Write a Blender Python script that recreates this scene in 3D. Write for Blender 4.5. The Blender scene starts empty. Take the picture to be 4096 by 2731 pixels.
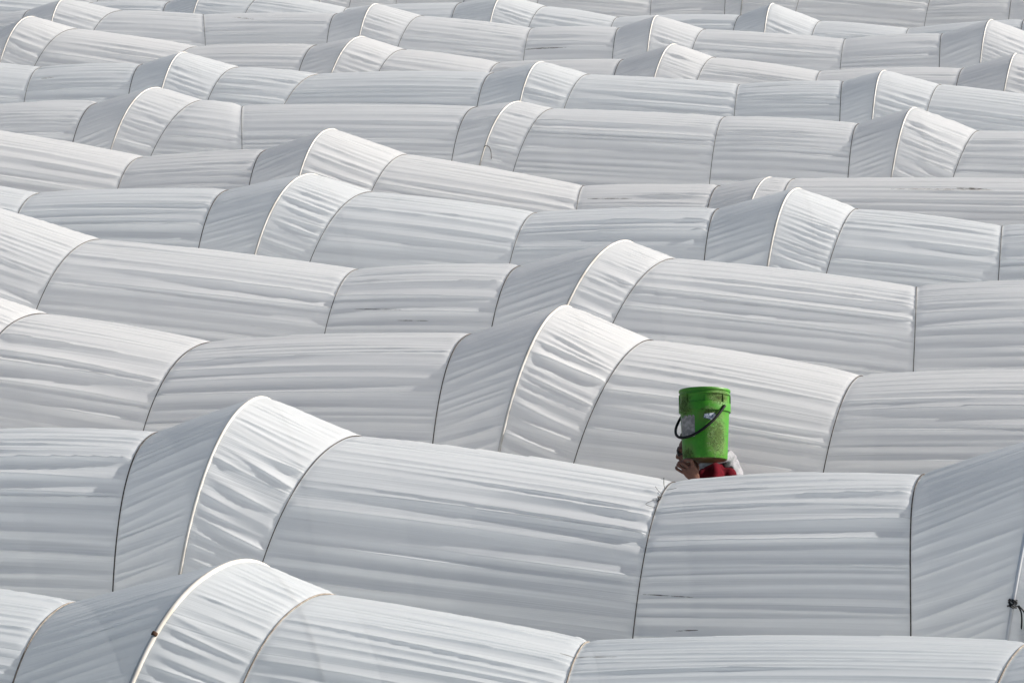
import bpy, bmesh, math, random
import numpy as np
from mathutils import Vector, Matrix, Euler

C = bpy.context.scene.collection
R = math.radians

# ------------------------------------------------------------------ helpers
def new_obj(name, me, mat=None, parent=None):
    o = bpy.data.objects.new(name, me)
    C.objects.link(o)
    if mat is not None and me is not None:
        me.materials.append(mat)
    if parent is not None:
        o.parent = parent
    return o

def empty(name, label, cat, loc=(0, 0, 0), group=None):
    o = bpy.data.objects.new(name, None)
    C.objects.link(o)
    o.location = loc
    o.empty_display_size = .2
    o['label'] = label
    o['category'] = cat
    if group:
        o['group'] = group
    return o

def grid_mesh(name, P, uv=None, close_u=False, close_v=False, smooth=True):
    """P [nu,nv,3] -> quad mesh"""
    nu, nv = P.shape[:2]
    iu = np.arange(nu if close_u else nu - 1)
    iv = np.arange(nv if close_v else nv - 1)
    a, b = np.meshgrid(iu, iv, indexing='ij')
    a1, b1 = (a + 1) % nu, (b + 1) % nv
    q = np.stack([a * nv + b, a * nv + b1, a1 * nv + b1, a1 * nv + b], -1).reshape(-1, 4)
    me = bpy.data.meshes.new(name)
    me.vertices.add(nu * nv)
    me.vertices.foreach_set('co', np.ascontiguousarray(P, dtype=np.float32).ravel())
    me.loops.add(q.size)
    me.loops.foreach_set('vertex_index', q.ravel().astype(np.int32))
    me.polygons.add(len(q))
    me.polygons.foreach_set('loop_start', (np.arange(len(q)) * 4).astype(np.int32))
    me.polygons.foreach_set('loop_total', np.full(len(q), 4, dtype=np.int32))
    if smooth:
        me.polygons.foreach_set('use_smooth', np.ones(len(q), dtype=bool))
    me.update(calc_edges=True)
    if uv is not None:
        l = me.uv_layers.new(name='UVMap')
        l.data.foreach_set('uv', uv.reshape(-1, 2)[q.ravel()].astype(np.float32).ravel())
    me.validate()
    return me

def tube_grid(path, r, k=8):
    path = np.asarray(path, float)
    n = len(path)
    r = np.broadcast_to(np.asarray(r, float), (n,))
    T = np.gradient(path, axis=0)
    T /= np.linalg.norm(T, axis=1)[:, None] + 1e-12
    ref = np.array([0, 0, 1.0]) if abs(T[0][2]) < .9 else np.array([1.0, 0, 0])
    N = np.cross(ref, T[0]); N /= np.linalg.norm(N)
    out = np.zeros((n, k, 3))
    for i in range(n):
        N = N - T[i] * np.dot(N, T[i]); N /= np.linalg.norm(N) + 1e-12
        B = np.cross(T[i], N)
        for j in range(k):
            a = 2 * math.pi * j / k
            out[i, j] = path[i] + r[i] * (math.cos(a) * N + math.sin(a) * B)
    return out

def tube(name, path, r, mat, parent=None, k=8, cap=True):
    P = tube_grid(path, r, k)
    if cap:
        p = np.asarray(path, float)
        P = np.concatenate([np.repeat(p[:1, None], k, 1), P, np.repeat(p[-1:, None], k, 1)], 0)
    return new_obj(name, grid_mesh(name, P, close_v=True), mat, parent)

def smooth_path(pts, n=40):
    """Catmull-Rom through pts"""
    p = np.asarray(pts, float)
    p = np.concatenate([[2 * p[0] - p[1]], p, [2 * p[-1] - p[-2]]])
    out = []
    for i in range(1, len(p) - 2):
        for t in np.linspace(0, 1, n, endpoint=False):
            a, b, c, d = p[i - 1], p[i], p[i + 1], p[i + 2]
            out.append(.5 * ((2 * b) + (-a + c) * t + (2 * a - 5 * b + 4 * c - d) * t * t + (-a + 3 * b - 3 * c + d) * t ** 3))
    out.append(p[-2])
    return np.array(out)

def mat(name):
    m = bpy.data.materials.new(name)
    m.use_nodes = True
    nt = m.node_tree
    for n in list(nt.nodes):
        nt.nodes.remove(n)
    return m, nt

def N(nt, typ, **kw):
    n = nt.nodes.new(typ)
    for k, v in kw.items():
        if k.startswith('i_'):
            n.inputs[k[2:].replace('_', ' ')].default_value = v
        else:
            setattr(n, k, v)
    return n

def L(nt, a, b):
    nt.links.new(a, b)

def ramp(nt, fac, stops):
    r = nt.nodes.new('ShaderNodeValToRGB')
    e = r.color_ramp.elements
    e[0].position, e[0].color = stops[0][0], stops[0][1]
    e[1].position, e[1].color = stops[1][0], stops[1][1]
    for p, c in stops[2:]:
        x = e.new(p); x.color = c
    L(nt, fac, r.inputs['Fac'])
    return r

def g(v, a=1):
    return (v, v, v, a)

# ------------------------------------------------------------------ materials
def film_material(name, base, trans_w, clear_w, seed):
    m, nt = mat(name)
    out = N(nt, 'ShaderNodeOutputMaterial')
    uv = N(nt, 'ShaderNodeUVMap', uv_map='UVMap')
    # fine stretched streaks
    mp = N(nt, 'ShaderNodeMapping'); mp.inputs['Scale'].default_value = (.22, 34, 1); mp.inputs['Location'].default_value = (seed * 7.3, seed * 3.1, 0)
    L(nt, uv.outputs[0], mp.inputs[0])
    n1 = N(nt, 'ShaderNodeTexNoise', i_Scale=1.6, i_Detail=3.0, i_Roughness=.55)
    L(nt, mp.outputs[0], n1.inputs[0])
    mp2 = N(nt, 'ShaderNodeMapping'); mp2.inputs['Scale'].default_value = (.6, 110, 1); mp2.inputs['Location'].default_value = (seed * 1.7, seed * 5.1, 0)
    L(nt, uv.outputs[0], mp2.inputs[0])
    n2 = N(nt, 'ShaderNodeTexNoise', i_Scale=1.5, i_Detail=2.0)
    L(nt, mp2.outputs[0], n2.inputs[0])
    sv = N(nt, 'ShaderNodeSeparateXYZ'); L(nt, uv.outputs[0], sv.inputs[0])
    ab = N(nt, 'ShaderNodeMath', operation='ABSOLUTE'); L(nt, sv.outputs[1], ab.inputs[0])
    vr = N(nt, 'ShaderNodeMapRange'); L(nt, ab.outputs[0], vr.inputs[0]); vr.inputs[1].default_value = .12; vr.inputs[2].default_value = .62; vr.inputs[3].default_value = 1.0; vr.inputs[4].default_value = .5
    at = N(nt, 'ShaderNodeAttribute', attribute_name='crumple')
    md_ = N(nt, 'ShaderNodeMath', operation='MULTIPLY'); L(nt, vr.outputs[0], md_.inputs[0]); L(nt, at.outputs['Fac'], md_.inputs[1])
    def modul(o_):
        x_ = N(nt, 'ShaderNodeMath', operation='MULTIPLY'); L(nt, o_, x_.inputs[0]); L(nt, md_.outputs[0], x_.inputs[1])
        return x_.outputs[0]
    vt = N(nt, 'ShaderNodeMapRange'); L(nt, ab.outputs[0], vt.inputs[0]); vt.inputs[1].default_value = .10; vt.inputs[2].default_value = .40; vt.inputs[3].default_value = 1.0; vt.inputs[4].default_value = .07
    def modtop(o_):
        x_ = N(nt, 'ShaderNodeMath', operation='MULTIPLY'); L(nt, o_, x_.inputs[0]); L(nt, vt.outputs[0], x_.inputs[1])
        return x_.outputs[0]
    def ridged(sx, sy, det, off):
        q = N(nt, 'ShaderNodeMapping'); q.inputs['Scale'].default_value = (sx, sy, 1); q.inputs['Location'].default_value = (seed * 3.7 + off, seed * 6.1 + off, 0)
        L(nt, uv.outputs[0], q.inputs[0])
        n = N(nt, 'ShaderNodeTexNoise', i_Scale=1.0, i_Detail=det, i_Roughness=.5)
        L(nt, q.outputs[0], n.inputs[0])
        a_ = N(nt, 'ShaderNodeMath', operation='SUBTRACT'); L(nt, n.outputs[0], a_.inputs[0]); a_.inputs[1].default_value = .5
        b_ = N(nt, 'ShaderNodeMath', operation='ABSOLUTE'); L(nt, a_.outputs[0], b_.inputs[0])
        c_ = N(nt, 'ShaderNodeMath', operation='MINIMUM'); L(nt, b_.outputs[0], c_.inputs[0]); c_.inputs[1].default_value = .07
        # creases come and go
        k_ = N(nt, 'ShaderNodeMapping'); k_.inputs['Scale'].default_value = (.5, 5.5, 1); k_.inputs['Location'].default_value = (off, seed + off, 0)
        L(nt, uv.outputs[0], k_.inputs[0])
        w_ = N(nt, 'ShaderNodeTexNoise', i_Scale=1.0, i_Detail=1.0); L(nt, k_.outputs[0], w_.inputs[0])
        e_ = ramp(nt, w_.outputs[0], [(.40, g(0)), (.62, g(1))])
        m_ = N(nt, 'ShaderNodeMath', operation='MULTIPLY'); L(nt, c_.outputs[0], m_.inputs[0]); L(nt, e_.outputs[0], m_.inputs[1])
        return m_.outputs[0]
    b0 = N(nt, 'ShaderNodeBump', i_Strength=FILM['crease'], i_Distance=.11, invert=True); L(nt, modul(ridged(.22, 19, .6, 0)), b0.inputs['Height'])
    b00 = N(nt, 'ShaderNodeBump', i_Strength=FILM['crease'], i_Distance=.055, invert=True); L(nt, modul(ridged(.3, 48, .6, 11)), b00.inputs['Height']); L(nt, b0.outputs[0], b00.inputs['Normal'])
    b01 = N(nt, 'ShaderNodeBump', i_Strength=FILM['crease'], i_Distance=.022, invert=True); L(nt, modul(ridged(.25, 85, .5, 23)), b01.inputs['Height']); L(nt, b00.outputs[0], b01.inputs['Normal'])
    b1 = N(nt, 'ShaderNodeBump', i_Strength=FILM['bump1'], i_Distance=.010)
    L(nt, modtop(n1.outputs[0]), b1.inputs['Height']); L(nt, b01.outputs[0], b1.inputs['Normal'])
    b2 = N(nt, 'ShaderNodeBump', i_Strength=FILM['bump2'], i_Distance=.004)
    L(nt, modtop(n2.outputs[0]), b2.inputs['Height']); L(nt, b1.outputs[0], b2.inputs['Normal'])
    # faint uneven age of the plastic
    n3 = N(nt, 'ShaderNodeTexNoise', i_Scale=1.3, i_Detail=4.0)
    L(nt, mp.outputs[0], n3.inputs[0])
    c1 = ramp(nt, n3.outputs[0], [(.3, (base[0] * .95, base[1] * .95, base[2] * .95, 1)), (.7, (min(base[0] * 1.03, .92), min(base[1] * 1.03, .92), min(base[2] * 1.03, .92), 1))])
    # dirt streaks, with shadowed creases painted into the colour as long thin lines
    mp3 = N(nt, 'ShaderNodeMapping'); mp3.inputs['Scale'].default_value = (.9, 26, 1); mp3.inputs['Location'].default_value = (seed * 9.7, seed * 2.3, 0)
    L(nt, uv.outputs[0], mp3.inputs[0])
    n4 = N(nt, 'ShaderNodeTexNoise', i_Scale=1.1, i_Detail=6.0, i_Roughness=.6)
    L(nt, mp3.outputs[0], n4.inputs[0])
    d1 = ramp(nt, n4.outputs[0], [(.66, g(0)), (.80, g(.55))])
    sp = N(nt, 'ShaderNodeTexNoise', i_Scale=9.0, i_Detail=5.0)
    L(nt, uv.outputs[0], sp.inputs[0])
    d2 = ramp(nt, sp.outputs[0], [(.5, g(.25)), (.72, g(1))])
    dm = N(nt, 'ShaderNodeMath', operation='MULTIPLY'); L(nt, d1.outputs[0], dm.inputs[0]); L(nt, d2.outputs[0], dm.inputs[1])
    mx = N(nt, 'ShaderNodeMix', data_type='RGBA'); L(nt, dm.outputs[0], mx.inputs['Factor']); L(nt, c1.outputs[0], mx.inputs[6]); mx.inputs[7].default_value = (.30, .26, .21, 1)
    pb = N(nt, 'ShaderNodeBsdfPrincipled', i_Roughness=.42)
    pb.inputs['Specular IOR Level'].default_value = .45
    L(nt, mx.outputs[2], pb.inputs['Base Color']); L(nt, b2.outputs[0], pb.inputs['Normal'])
    tr = N(nt, 'ShaderNodeBsdfTranslucent'); L(nt, mx.outputs[2], tr.inputs[0]); L(nt, b2.outputs[0], tr.inputs['Normal'])
    m1 = N(nt, 'ShaderNodeMixShader'); m1.inputs[0].default_value = trans_w
    L(nt, pb.outputs[0], m1.inputs[1]); L(nt, tr.outputs[0], m1.inputs[2])
    tp = N(nt, 'ShaderNodeBsdfTransparent'); tp.inputs[0].default_value = (.95, .97, .98, 1)
    m2 = N(nt, 'ShaderNodeMixShader'); m2.inputs[0].default_value = clear_w
    L(nt, m1.outputs[0], m2.inputs[1]); L(nt, tp.outputs[0], m2.inputs[2])
    L(nt, m2.outputs[0], out.inputs[0])
    return m

FILM = dict(bump1=.12, bump2=.10, crease=.30)
FOLD = .40

def simple(name, col, rough=.6, spec=.4, noise=None, metal=0, bump=None):
    m, nt = mat(name)
    out = N(nt, 'ShaderNodeOutputMaterial')
    pb = N(nt, 'ShaderNodeBsdfPrincipled', i_Roughness=rough, i_Metallic=metal)
    pb.inputs['Specular IOR Level'].default_value = spec
    pb.inputs['Base Color'].default_value = (*col, 1)
    tc = N(nt, 'ShaderNodeTexCoord')
    if noise:
        sc, col2, lo, hi = noise
        n = N(nt, 'ShaderNodeTexNoise', i_Scale=sc, i_Detail=5.0)
        L(nt, tc.outputs['Object'], n.inputs[0])
        r = ramp(nt, n.outputs[0], [(lo, (*col, 1)), (hi, (*col2, 1))])
        L(nt, r.outputs[0], pb.inputs['Base Color'])
    if bump:
        sc, st, di = bump
        n = N(nt, 'ShaderNodeTexNoise', i_Scale=sc, i_Detail=4.0)
        L(nt, tc.outputs['Object'], n.inputs[0])
        b = N(nt, 'ShaderNodeBump', i_Strength=st, i_Distance=di)
        L(nt, n.outputs[0], b.inputs['Height']); L(nt, b.outputs[0], pb.inputs['Normal'])
    L(nt, pb.outputs[0], out.inputs[0])
    return m

# ------------------------------------------------------------------ tunnels
PSI = R(9.5)
AXV = np.array([math.cos(PSI), -math.sin(PSI), 0])
NPV = np.array([math.sin(PSI), math.cos(PSI), 0])
WID = {'R': .70, 'H': .785, 'S': .73, 'T': .70}
NEXP = 2.25
SPACING = 2.0
FIRST = 7.628
ROWS = {
 1: [('R', -2.084, 1.661, 0.146, -0.037), ('H', -1.313, 1.931, 0.407, -0.171), ('S', -0.932, 1.795, 0.36, -0.123), ('T', 0.287, 1.653, 0.101, -0.006), ('R', 2.105, 1.801, 0.415, 0.013)],
 2: [('R', -2.012, 1.772, 0.061, 0.024), ('H', -1.434, 2.015, 0.177, -0.228), ('S', -0.931, 1.819, 0.361, -0.337), ('T', 0.818, 1.661, 0.173, -0.019), ('R', 2.104, 1.792, 0.247, 0.384), ('H', 2.806, 2.099, 0.457, 0.07)],
 3: [('S', -3.214, 1.812, 0.39, -0.015), ('T', -2.051, 1.672, 0.345, -0.171), ('R', -0.304, 1.82, 0.21, 0.038), ('H', 0.285, 2.037, 0.266, -0.232), ('S', 0.804, 1.837, 0.362, -0.375), ('T', 2.123, 1.671, 0.3, -0.052)],
 4: [('H', -4.105, 2.057, 0.064, 0.0), ('S', -3.226, 1.809, 0.266, -0.393), ('T', -1.199, 1.662, 0.129, -0.139), ('R', 0.021, 1.745, 0.19, -0.04), ('H', 0.754, 1.972, 0.441, -0.303), ('S', 1.102, 1.851, 0.48, -0.388), ('T', 2.878, 1.718, 0.042, 0.04)],
 5: [('T', -4.159, 1.673, 0.098, -0.062), ('R', -2.465, 1.766, 0.105, -0.147), ('H', -1.767, 1.936, 0.324, -0.228), ('S', -1.263, 1.797, 0.398, -0.399), ('T', 0.161, 1.672, 0.187, -0.117), ('R', 1.67, 1.766, 0.161, 0.093), ('H', 2.283, 1.965, 0.319, 0.049), ('S', 2.764, 1.81, 0.256, -0.238), ('T', 3.931, 1.716, 0.099, 0.034)],
 6: [('T', -3.619, 1.592, 0.145, -0.049), ('R', -2.371, 1.705, 0.052, -0.044), ('H', -1.754, 1.932, 0.237, -0.102), ('S', -1.054, 1.708, 0.277, -0.328), ('T', 0.651, 1.467, 0.003, -0.024), ('R', 1.884, 1.515, 0.175, 0.014), ('H', 2.321, 1.612, 0.292, 0.005), ('S', 2.554, 1.606, 0.223, 0.001), ('T', 5.3, 1.70, 0.1, 0.0)],
 7: [('R', -4.469, 1.732, 0.118, -0.162), ('H', -3.836, 1.919, 0.266, -0.293), ('S', -3.339, 1.795, 0.291, -0.64), ('T', -2.852, 1.743, -0.272, 0.0), ('R', -0.396, 1.816, 0.294, 0.048), ('H', 0.019, 1.886, 0.361, -0.112), ('S', 0.378, 1.821, 0.308, -0.34), ('T', 2.142, 1.79, 0.169, 0.03), ('R', 3.464, 1.761, 0.199, 0.134), ('H', 3.986, 1.945, 0.304, 0.004), ('S', 4.613, 1.727, 0.301, -0.29)],
 8: [('T', -5.578, 1.76, -0.002, -0.093), ('R', -4.336, 1.83, -0.009, -0.077), ('H', -3.84, 1.985, 0.081, -0.19), ('S', -3.222, 1.825, 0.29, -0.249), ('T', -2.27, 1.771, 0.43, -0.407), ('R', -0.239, 1.842, 0.202, 0.026), ('H', 0.297, 1.985, 0.237, -0.047), ('S', 0.825, 1.857, 0.289, -0.226), ('T', 2.518, 1.787, 0.043, 0.002), ('R', 3.637, 1.853, 0.073, 0.115), ('H', 4.057, 1.99, 0.267, 0.173), ('S', 4.658, 1.849, 0.271, -0.111)],
 9: [('H', -6.185, 2.073, 0.171, -0.285), ('S', -5.627, 1.926, 0.376, -0.551), ('T', -4.047, 1.737, 0.382, 0.0), ('R', -2.473, 1.799, 0.172, -0.153), ('H', -1.914, 1.921, 0.301, -0.269), ('S', -1.387, 1.772, 0.379, -0.24), ('T', -0.182, 1.636, 0.202, 0.0), ('R', 1.342, 1.72, 0.165, -0.02), ('H', 1.936, 1.926, 0.277, -0.104), ('S', 2.42, 1.775, 0.297, -0.16), ('T', 3.701, 1.64, 0.138, 0.0), ('R', 5.351, 1.723, 0.241, 0.018), ('H', 5.932, 1.913, 0.246, -0.039)],
 10: [('R', -6.684, 1.879, 0.01, 0.0), ('H', -6.179, 2.045, 0.005, -0.104), ('S', -5.42, 1.895, 0.469, -0.188), ('T', -4.212, 1.868, -0.354, 0.0), ('R', -2.379, 1.922, 0.048, 0.023), ('H', -1.85, 2.068, 0.155, -0.07), ('S', -1.24, 1.919, 0.313, -0.237), ('T', 0.257, 1.791, 0.054, -0.033), ('R', 1.401, 1.819, 0.077, 0.064), ('H', 1.887, 1.995, 0.127, 0.046), ('S', 2.503, 1.828, 0.23, -0.134), ('T', 4.313, 1.747, 0.116, 0.042), ('R', 5.518, 1.845, 0.15, 0.196), ('H', 6.101, 2.042, 0.314, 0.154), ('S', 6.691, 1.834, 0.328, 0.0)],
 11: [('R', -5.06, 1.763, -0.022, 0.0), ('H', -4.47, 1.947, 0.124, -0.073), ('S', -3.606, 1.903, 0.391, -0.213), ('T', -2.408, 1.733, -0.03, 0.0), ('R', -0.753, 1.844, 0.158, 0.04), ('H', -0.131, 1.975, 0.196, -0.027), ('S', 0.45, 1.821, 0.296, -0.161), ('T', 1.488, 1.69, 0.167, 0.0), ('R', 3.209, 1.76, 0.247, 0.059), ('H', 3.63, 1.933, 0.191, 0.096), ('S', 4.29, 1.699, 0.249, -0.035), ('T', 5.494, 1.619, 0.144, 0.0), ('R', 7.02, 1.781, 0.182, 0.0)],
 12: [('R', -3.374, 1.899, -0.016, 0.0), ('H', -2.793, 2.044, 0.123, 0.0), ('S', -2.25, 1.95, 0.34, 0.0), ('T', -1.758, 1.897, -0.144, 0.0), ('R', -0.623, 1.914, 0.114, 0.0), ('H', 0.006, 2.084, 0.194, 0.0), ('S', 0.597, 1.958, 0.34, 0.0), ('T', 2.128, 1.824, -0.019, 0.0), ('R', 3.233, 1.899, 0.08, 0.156), ('H', 3.54, 2.035, 0.2, 0.125), ('S', 4.42, 2.001, 0.299, -0.108), ('T', 6.233, 1.897, 0.27, -0.007), ('R', 7.369, 1.946, 0.28, 0.168)],
}


def extend(secs, lo, hi):
    order = 'HSTR'
    step = {'H': .52, 'S': 1.68, 'T': 1.2, 'R': .6}      # to the next section
    prm = {'H': (1.98, .3, -.04), 'S': (1.83, .42, -.08), 'T': (1.70, .14, 0), 'R': (1.79, .15, 0)}
    rng = random.Random(len(secs) * 17 + int(secs[0][1] * 100))
    secs = list(secs)
    while secs[-1][1] < hi:
        t = secs[-1][0]; nt = order[(order.index(t) + 1) % 4]
        p = prm[nt]
        secs.append((nt, secs[-1][1] + step[t] * rng.uniform(.92, 1.08), p[0] + rng.uniform(-.04, .04), p[1] + rng.uniform(-.06, .06), p[2]))
    while secs[0][1] > lo:
        t = secs[0][0]; nt = order[(order.index(t) - 1) % 4]
        p = prm[nt]
        secs.insert(0, (nt, secs[0][1] - step[nt] * rng.uniform(.92, 1.08), p[0] + rng.uniform(-.04, .04), p[1] + rng.uniform(-.06, .06), p[2]))
    return secs

def profile(th, w, zt):
    """w, zt [ns,1]; th [1,nv] -> q (minus = camera side), z"""
    c, s = np.cos(th), np.sin(th)
    return -w * np.sign(c) * np.abs(c) ** (2 / NEXP), zt * np.abs(s) ** (2 / NEXP)

def vnoise(rng, s, v, ds, dv):
    """smooth 2-D value noise, cells ds x dv; s [ns], v [nv]"""
    a, b = s / ds, v / dv
    a = a - a.min() + .5; b = b - b.min() + .5
    G = rng.uniform(-1, 1, (int(a.max()) + 4, int(b.max()) + 4))
    ia, ib = a.astype(int), b.astype(int)
    fa, fb = a - ia, b - ib
    def w4(f):
        return np.stack([(1 - f) ** 3, 3 * f ** 3 - 6 * f ** 2 + 4, -3 * f ** 3 + 3 * f ** 2 + 3 * f + 1, f ** 3], -1) / 6
    wa, wb = w4(fa), w4(fb)
    G = np.pad(G, ((1, 1), (1, 1)), mode='edge')
    M = np.zeros((len(s), G.shape[1]))
    for j in range(4):
        M += wa[:, j][:, None] * G[ia + j]
    out = np.zeros((len(s), len(v)))
    for j in range(4):
        out += wb[:, j][None] * M[:, ib + j]
    return out * 2.2

def build_rows(detail=1.0):
    built = {}
    for k in sorted(ROWS):
        d = FIRST + SPACING * (k - 1)
        rng = np.random.default_rng(100 + k)
        half = d * .27
        ext = 6.0
        secs = extend(ROWS[k], -half - ext, half + ext)
        res = max(d / 9.6, .85) / detail
        # columns: signed arc from apex (plus = camera side)
        tt = np.linspace(1e-3, math.pi - 1e-3, 4000)
        qq, zz = profile(tt[None], np.array([[.73]]), np.array([[1.8]]))
        qq, zz = qq[0], zz[0]
        arc = np.concatenate([[0], np.cumsum(np.hypot(np.diff(qq), np.diff(zz)))])
        apex = np.interp(math.pi / 2, tt, arc)
        va = apex - arc                      # decreasing from + (front base) to - (back base)
        fine = .0046 * res
        cols = [np.arange(va[0], 1.25, -.08), np.arange(1.25, -.30, -fine), np.arange(-.30, -.8, -.03), np.arange(-.8, va[-1], -.1), [va[-1]]]
        vc = np.concatenate(cols)
        vc = vc[np.concatenate([[True], np.diff(vc) < -1e-4])]
        th = np.interp(-vc, -va, tt)
        P0s, Ds, Ss, CK = [], [], [], []
        info = []
        for i in range(len(secs) - 1):
            a, b = secs[i], secs[i + 1]
            Lh = (b[1] - a[1]) / math.cos(PSI)
            vis = (b[1] > -half - .8) and (a[1] < half + .8)
            n = max(8, int(Lh / ((.022 if vis else .08) * res)))
            u = np.linspace(0, 1, n + 1)
            # denser towards both ends
            u = u - .08 * np.sin(4 * math.pi * u) / (4 * math.pi) * 2
            if i < len(secs) - 2:
                u = u[:-1]
            seg = a[0]                                     # segment named by its left section
            pb = 4 * u * (1 - u)
            zb = {'S': .016, 'T': .022, 'R': .003, 'H': .0}[seg] * rng.uniform(.6, 1.3)
            wb = {'S': .012, 'T': .016, 'R': .0, 'H': .0}[seg]
            lerp = lambda x, y: (x + (y - x) * u)[:, None]
            w = lerp(WID[a[0]], WID[b[0]]) + (wb * pb)[:, None]
            zt = lerp(a[2], b[2]) + (zb * pb)[:, None]
            # the film rounds off where it leaves a rope
            q, z = profile(th[None], w, zt)
            c1, c2 = lerp(a[3], b[3]), lerp(a[4], b[4])
            off = np.where(q < 0, c1 * q + c2 * q * q, c1 * q)
            ax = lerp(a[1], b[1])
            cx = ax; cy = d - ax * math.tan(PSI)
            P0 = np.stack([cx + q * NPV[0] + off * AXV[0], cy + q * NPV[1] + off * AXV[1], z], -1)
            s = u * Lh
            D = wrinkles(rng, seg, u, s, Lh, vc, a, b)
            kk = {'S': 1.0, 'T': 1.0, 'R': .8, 'H': 1.0}
            CK.append(np.full(len(u), kk[seg]))
            P0s.append(P0); Ds.append(D); Ss.append(a[1] + u * (b[1] - a[1]))
            info.append((a, b))
        P0 = np.concatenate(P0s); D = np.concatenate(Ds); S_ = np.concatenate(Ss)
        Tu = np.gradient(P0, axis=0); Tv = np.gradient(P0, axis=1)
        Nn = np.cross(Tv, Tu)
        Nn /= np.linalg.norm(Nn, axis=2)[..., None] + 1e-9
        # outward?
        mid = len(vc) // 2
        if Nn[len(P0) // 2, np.argmin(np.abs(vc))][2] < 0:
            Nn = -Nn
        P = P0 + D[..., None] * Nn
        P[..., 2] = np.maximum(P[..., 2], .005)
        uv = np.stack(np.broadcast_arrays(S_[:, None], vc[None] + 0 * S_[:, None]), -1)
        built[k] = dict(d=d, secs=secs, P=P, P0=P0, Nn=Nn, S=S_, v=vc, uv=uv, half=half, crumple=np.repeat(np.concatenate(CK), len(vc)))
    return built

def wrinkles(rng, seg, u, s, Lh, v, a, b):
    U = u[:, None]; V = v[None]
    dl, dr = s, Lh - s
    hardL, hardR = a[0] == 'H', b[0] == 'H'
    D = np.zeros((len(u), len(v)))
    vs = np.arange(-1.0, 1.9, .01)
    amp0 = {'S': 1.0, 'T': 1.05, 'R': .6, 'H': .95}[seg]
    drift = {'S': .02, 'T': .0, 'R': -.05, 'H': .03}[seg]
    # taut folds: crests running from section to section, slack facets sagging between them
    x = -.95
    crests = []
    while x < 1.95:
        gap = rng.choice([rng.uniform(.03, .07), rng.uniform(.07, .13)]) if x > .2 else rng.uniform(.022, .055)
        if hardL or hardR:
            gap *= .8
        vl = x
        vr = x + drift * rng.uniform(.5, 1.5) + rng.normal(0, .012)
        if crests:
            vr = max(vr, crests[-1][1] + .012)
        sag = rng.uniform(-.006, .014) * min(Lh, 1.2)
        crests.append((vl, vr, sag))
        x += gap
    CL = np.stack([vl + (vr - vl) * u + sg * 4 * u * (1 - u) for vl, vr, sg in crests], 1)     # [nu, nc]
    CL = np.maximum.accumulate(CL + np.arange(len(crests)) * 1e-4, axis=1)
    nc = len(crests)
    # each facet deepens somewhere along its length and may vanish elsewhere
    AM = np.zeros((len(u), nc)); CR = np.zeros((len(u), nc))
    for j in range(nc):
        top = .8 if crests[j][0] < .2 else 1
        A = amp0 * top * rng.uniform(.35, 1.0)
        mode = rng.choice(4, p=[.34, .22, .22, .22])
        c = rng.uniform(.15, .85)
        if mode == 0:
            e = .55 + .45 * np.cos(2 * math.pi * (u - c) * .5)
        elif mode == 1:
            e = .15 + .85 * np.clip(1 - u / rng.uniform(.4, 1.1), 0, 1)
        elif mode == 2:
            e = .15 + .85 * np.clip(1 - (1 - u) / rng.uniform(.4, 1.1), 0, 1)
        else:
            e = .15 + .85 * np.exp(-((u - c) / .3) ** 2)
        AM[:, j] = A * e
        CR[:, j] = rng.uniform(1.3, 2.2)
    LN = np.where(rng.random(nc) < .7, rng.uniform(.5, 1.15, nc), .15); TW = rng.uniform(.010, .026, nc)
    for i in range(len(u)):
        j = np.clip(np.searchsorted(CL[i], v[::-1])[::-1] - 1, 0, nc - 2)
        lo, hi = CL[i, j], CL[i, j + 1]
        f = np.clip((v - lo) / (hi - lo), 0, 1)
        am = AM[i, j] * (1 - f) + AM[i, j + 1] * f
        gp = hi - lo
        # cusp outward at the crests; the lower half hangs a little fuller
        ff = f ** .85
        up = np.maximum(hi - v, 0); dn = np.maximum(v - lo, 0)                       # distance above the next crest, below the last one
        D[i] += FOLD * am * gp * (np.abs(2 * ff - 1) ** CR[i, j] - .42) + .0092 * (LN[j + 1] * AM[i, j + 1] * np.exp(-up / TW[j + 1]) + LN[j] * AM[i, j] * np.exp(-dn / .0055))
    # short extra creases leaving the ropes
    for _ in range(int(9 + 5 * (seg in 'ST'))):
        vl = rng.uniform(-.25, 1.2)
        fromL = rng.random() < .5
        uu = u if fromL else 1 - u
        ue = rng.uniform(.12, .5)
        env = np.clip(1 - uu / ue, 0, 1) ** .8
        cl = vl + rng.normal(0, .05) * uu
        wid = .012 + .03 * uu * Lh
        t = (V - cl[:, None]) / wid[:, None]
        D += (amp0 * rng.uniform(-.006, .007) * env)[:, None] * np.exp(-np.sqrt(t * t + .02))
    # softer waves
    D += .0007 * amp0 * vnoise(rng, s, v, max(.6, Lh * .6), .07)
    D += .0006 * amp0 * vnoise(rng, s, v, max(.5, Lh * .5), .022)
    # wedges that open away from a rope or hoop
    for side, dd, hard in ((0, dl, hardL), (1, dr, hardR)):
        reach = rng.uniform(.10, .2) if not hard else .22
        f = np.exp(-(dd / reach))
        D += (.0020 if not hard else .0011) * f[:, None] * vnoise(rng, s * 0 + dd, v, .35, .017)
        f2 = np.exp(-(dd / (reach * 2.2)))
        D += (.0018 if not hard else .0012) * f2[:, None] * vnoise(rng, dd, v, .5, .03)
        D *= (1 - (.8 if not hard else .93) * np.exp(-(dd / (.03 if not hard else .06)) ** 2))[:, None]
        if not hard:
            D -= (.005 * np.exp(-(dd / .015)))[:, None]
    return D

LIGHT = dict(az=9, el=29, dust=3.2, sky=.075, sun=4.7, exp=0.60)
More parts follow.
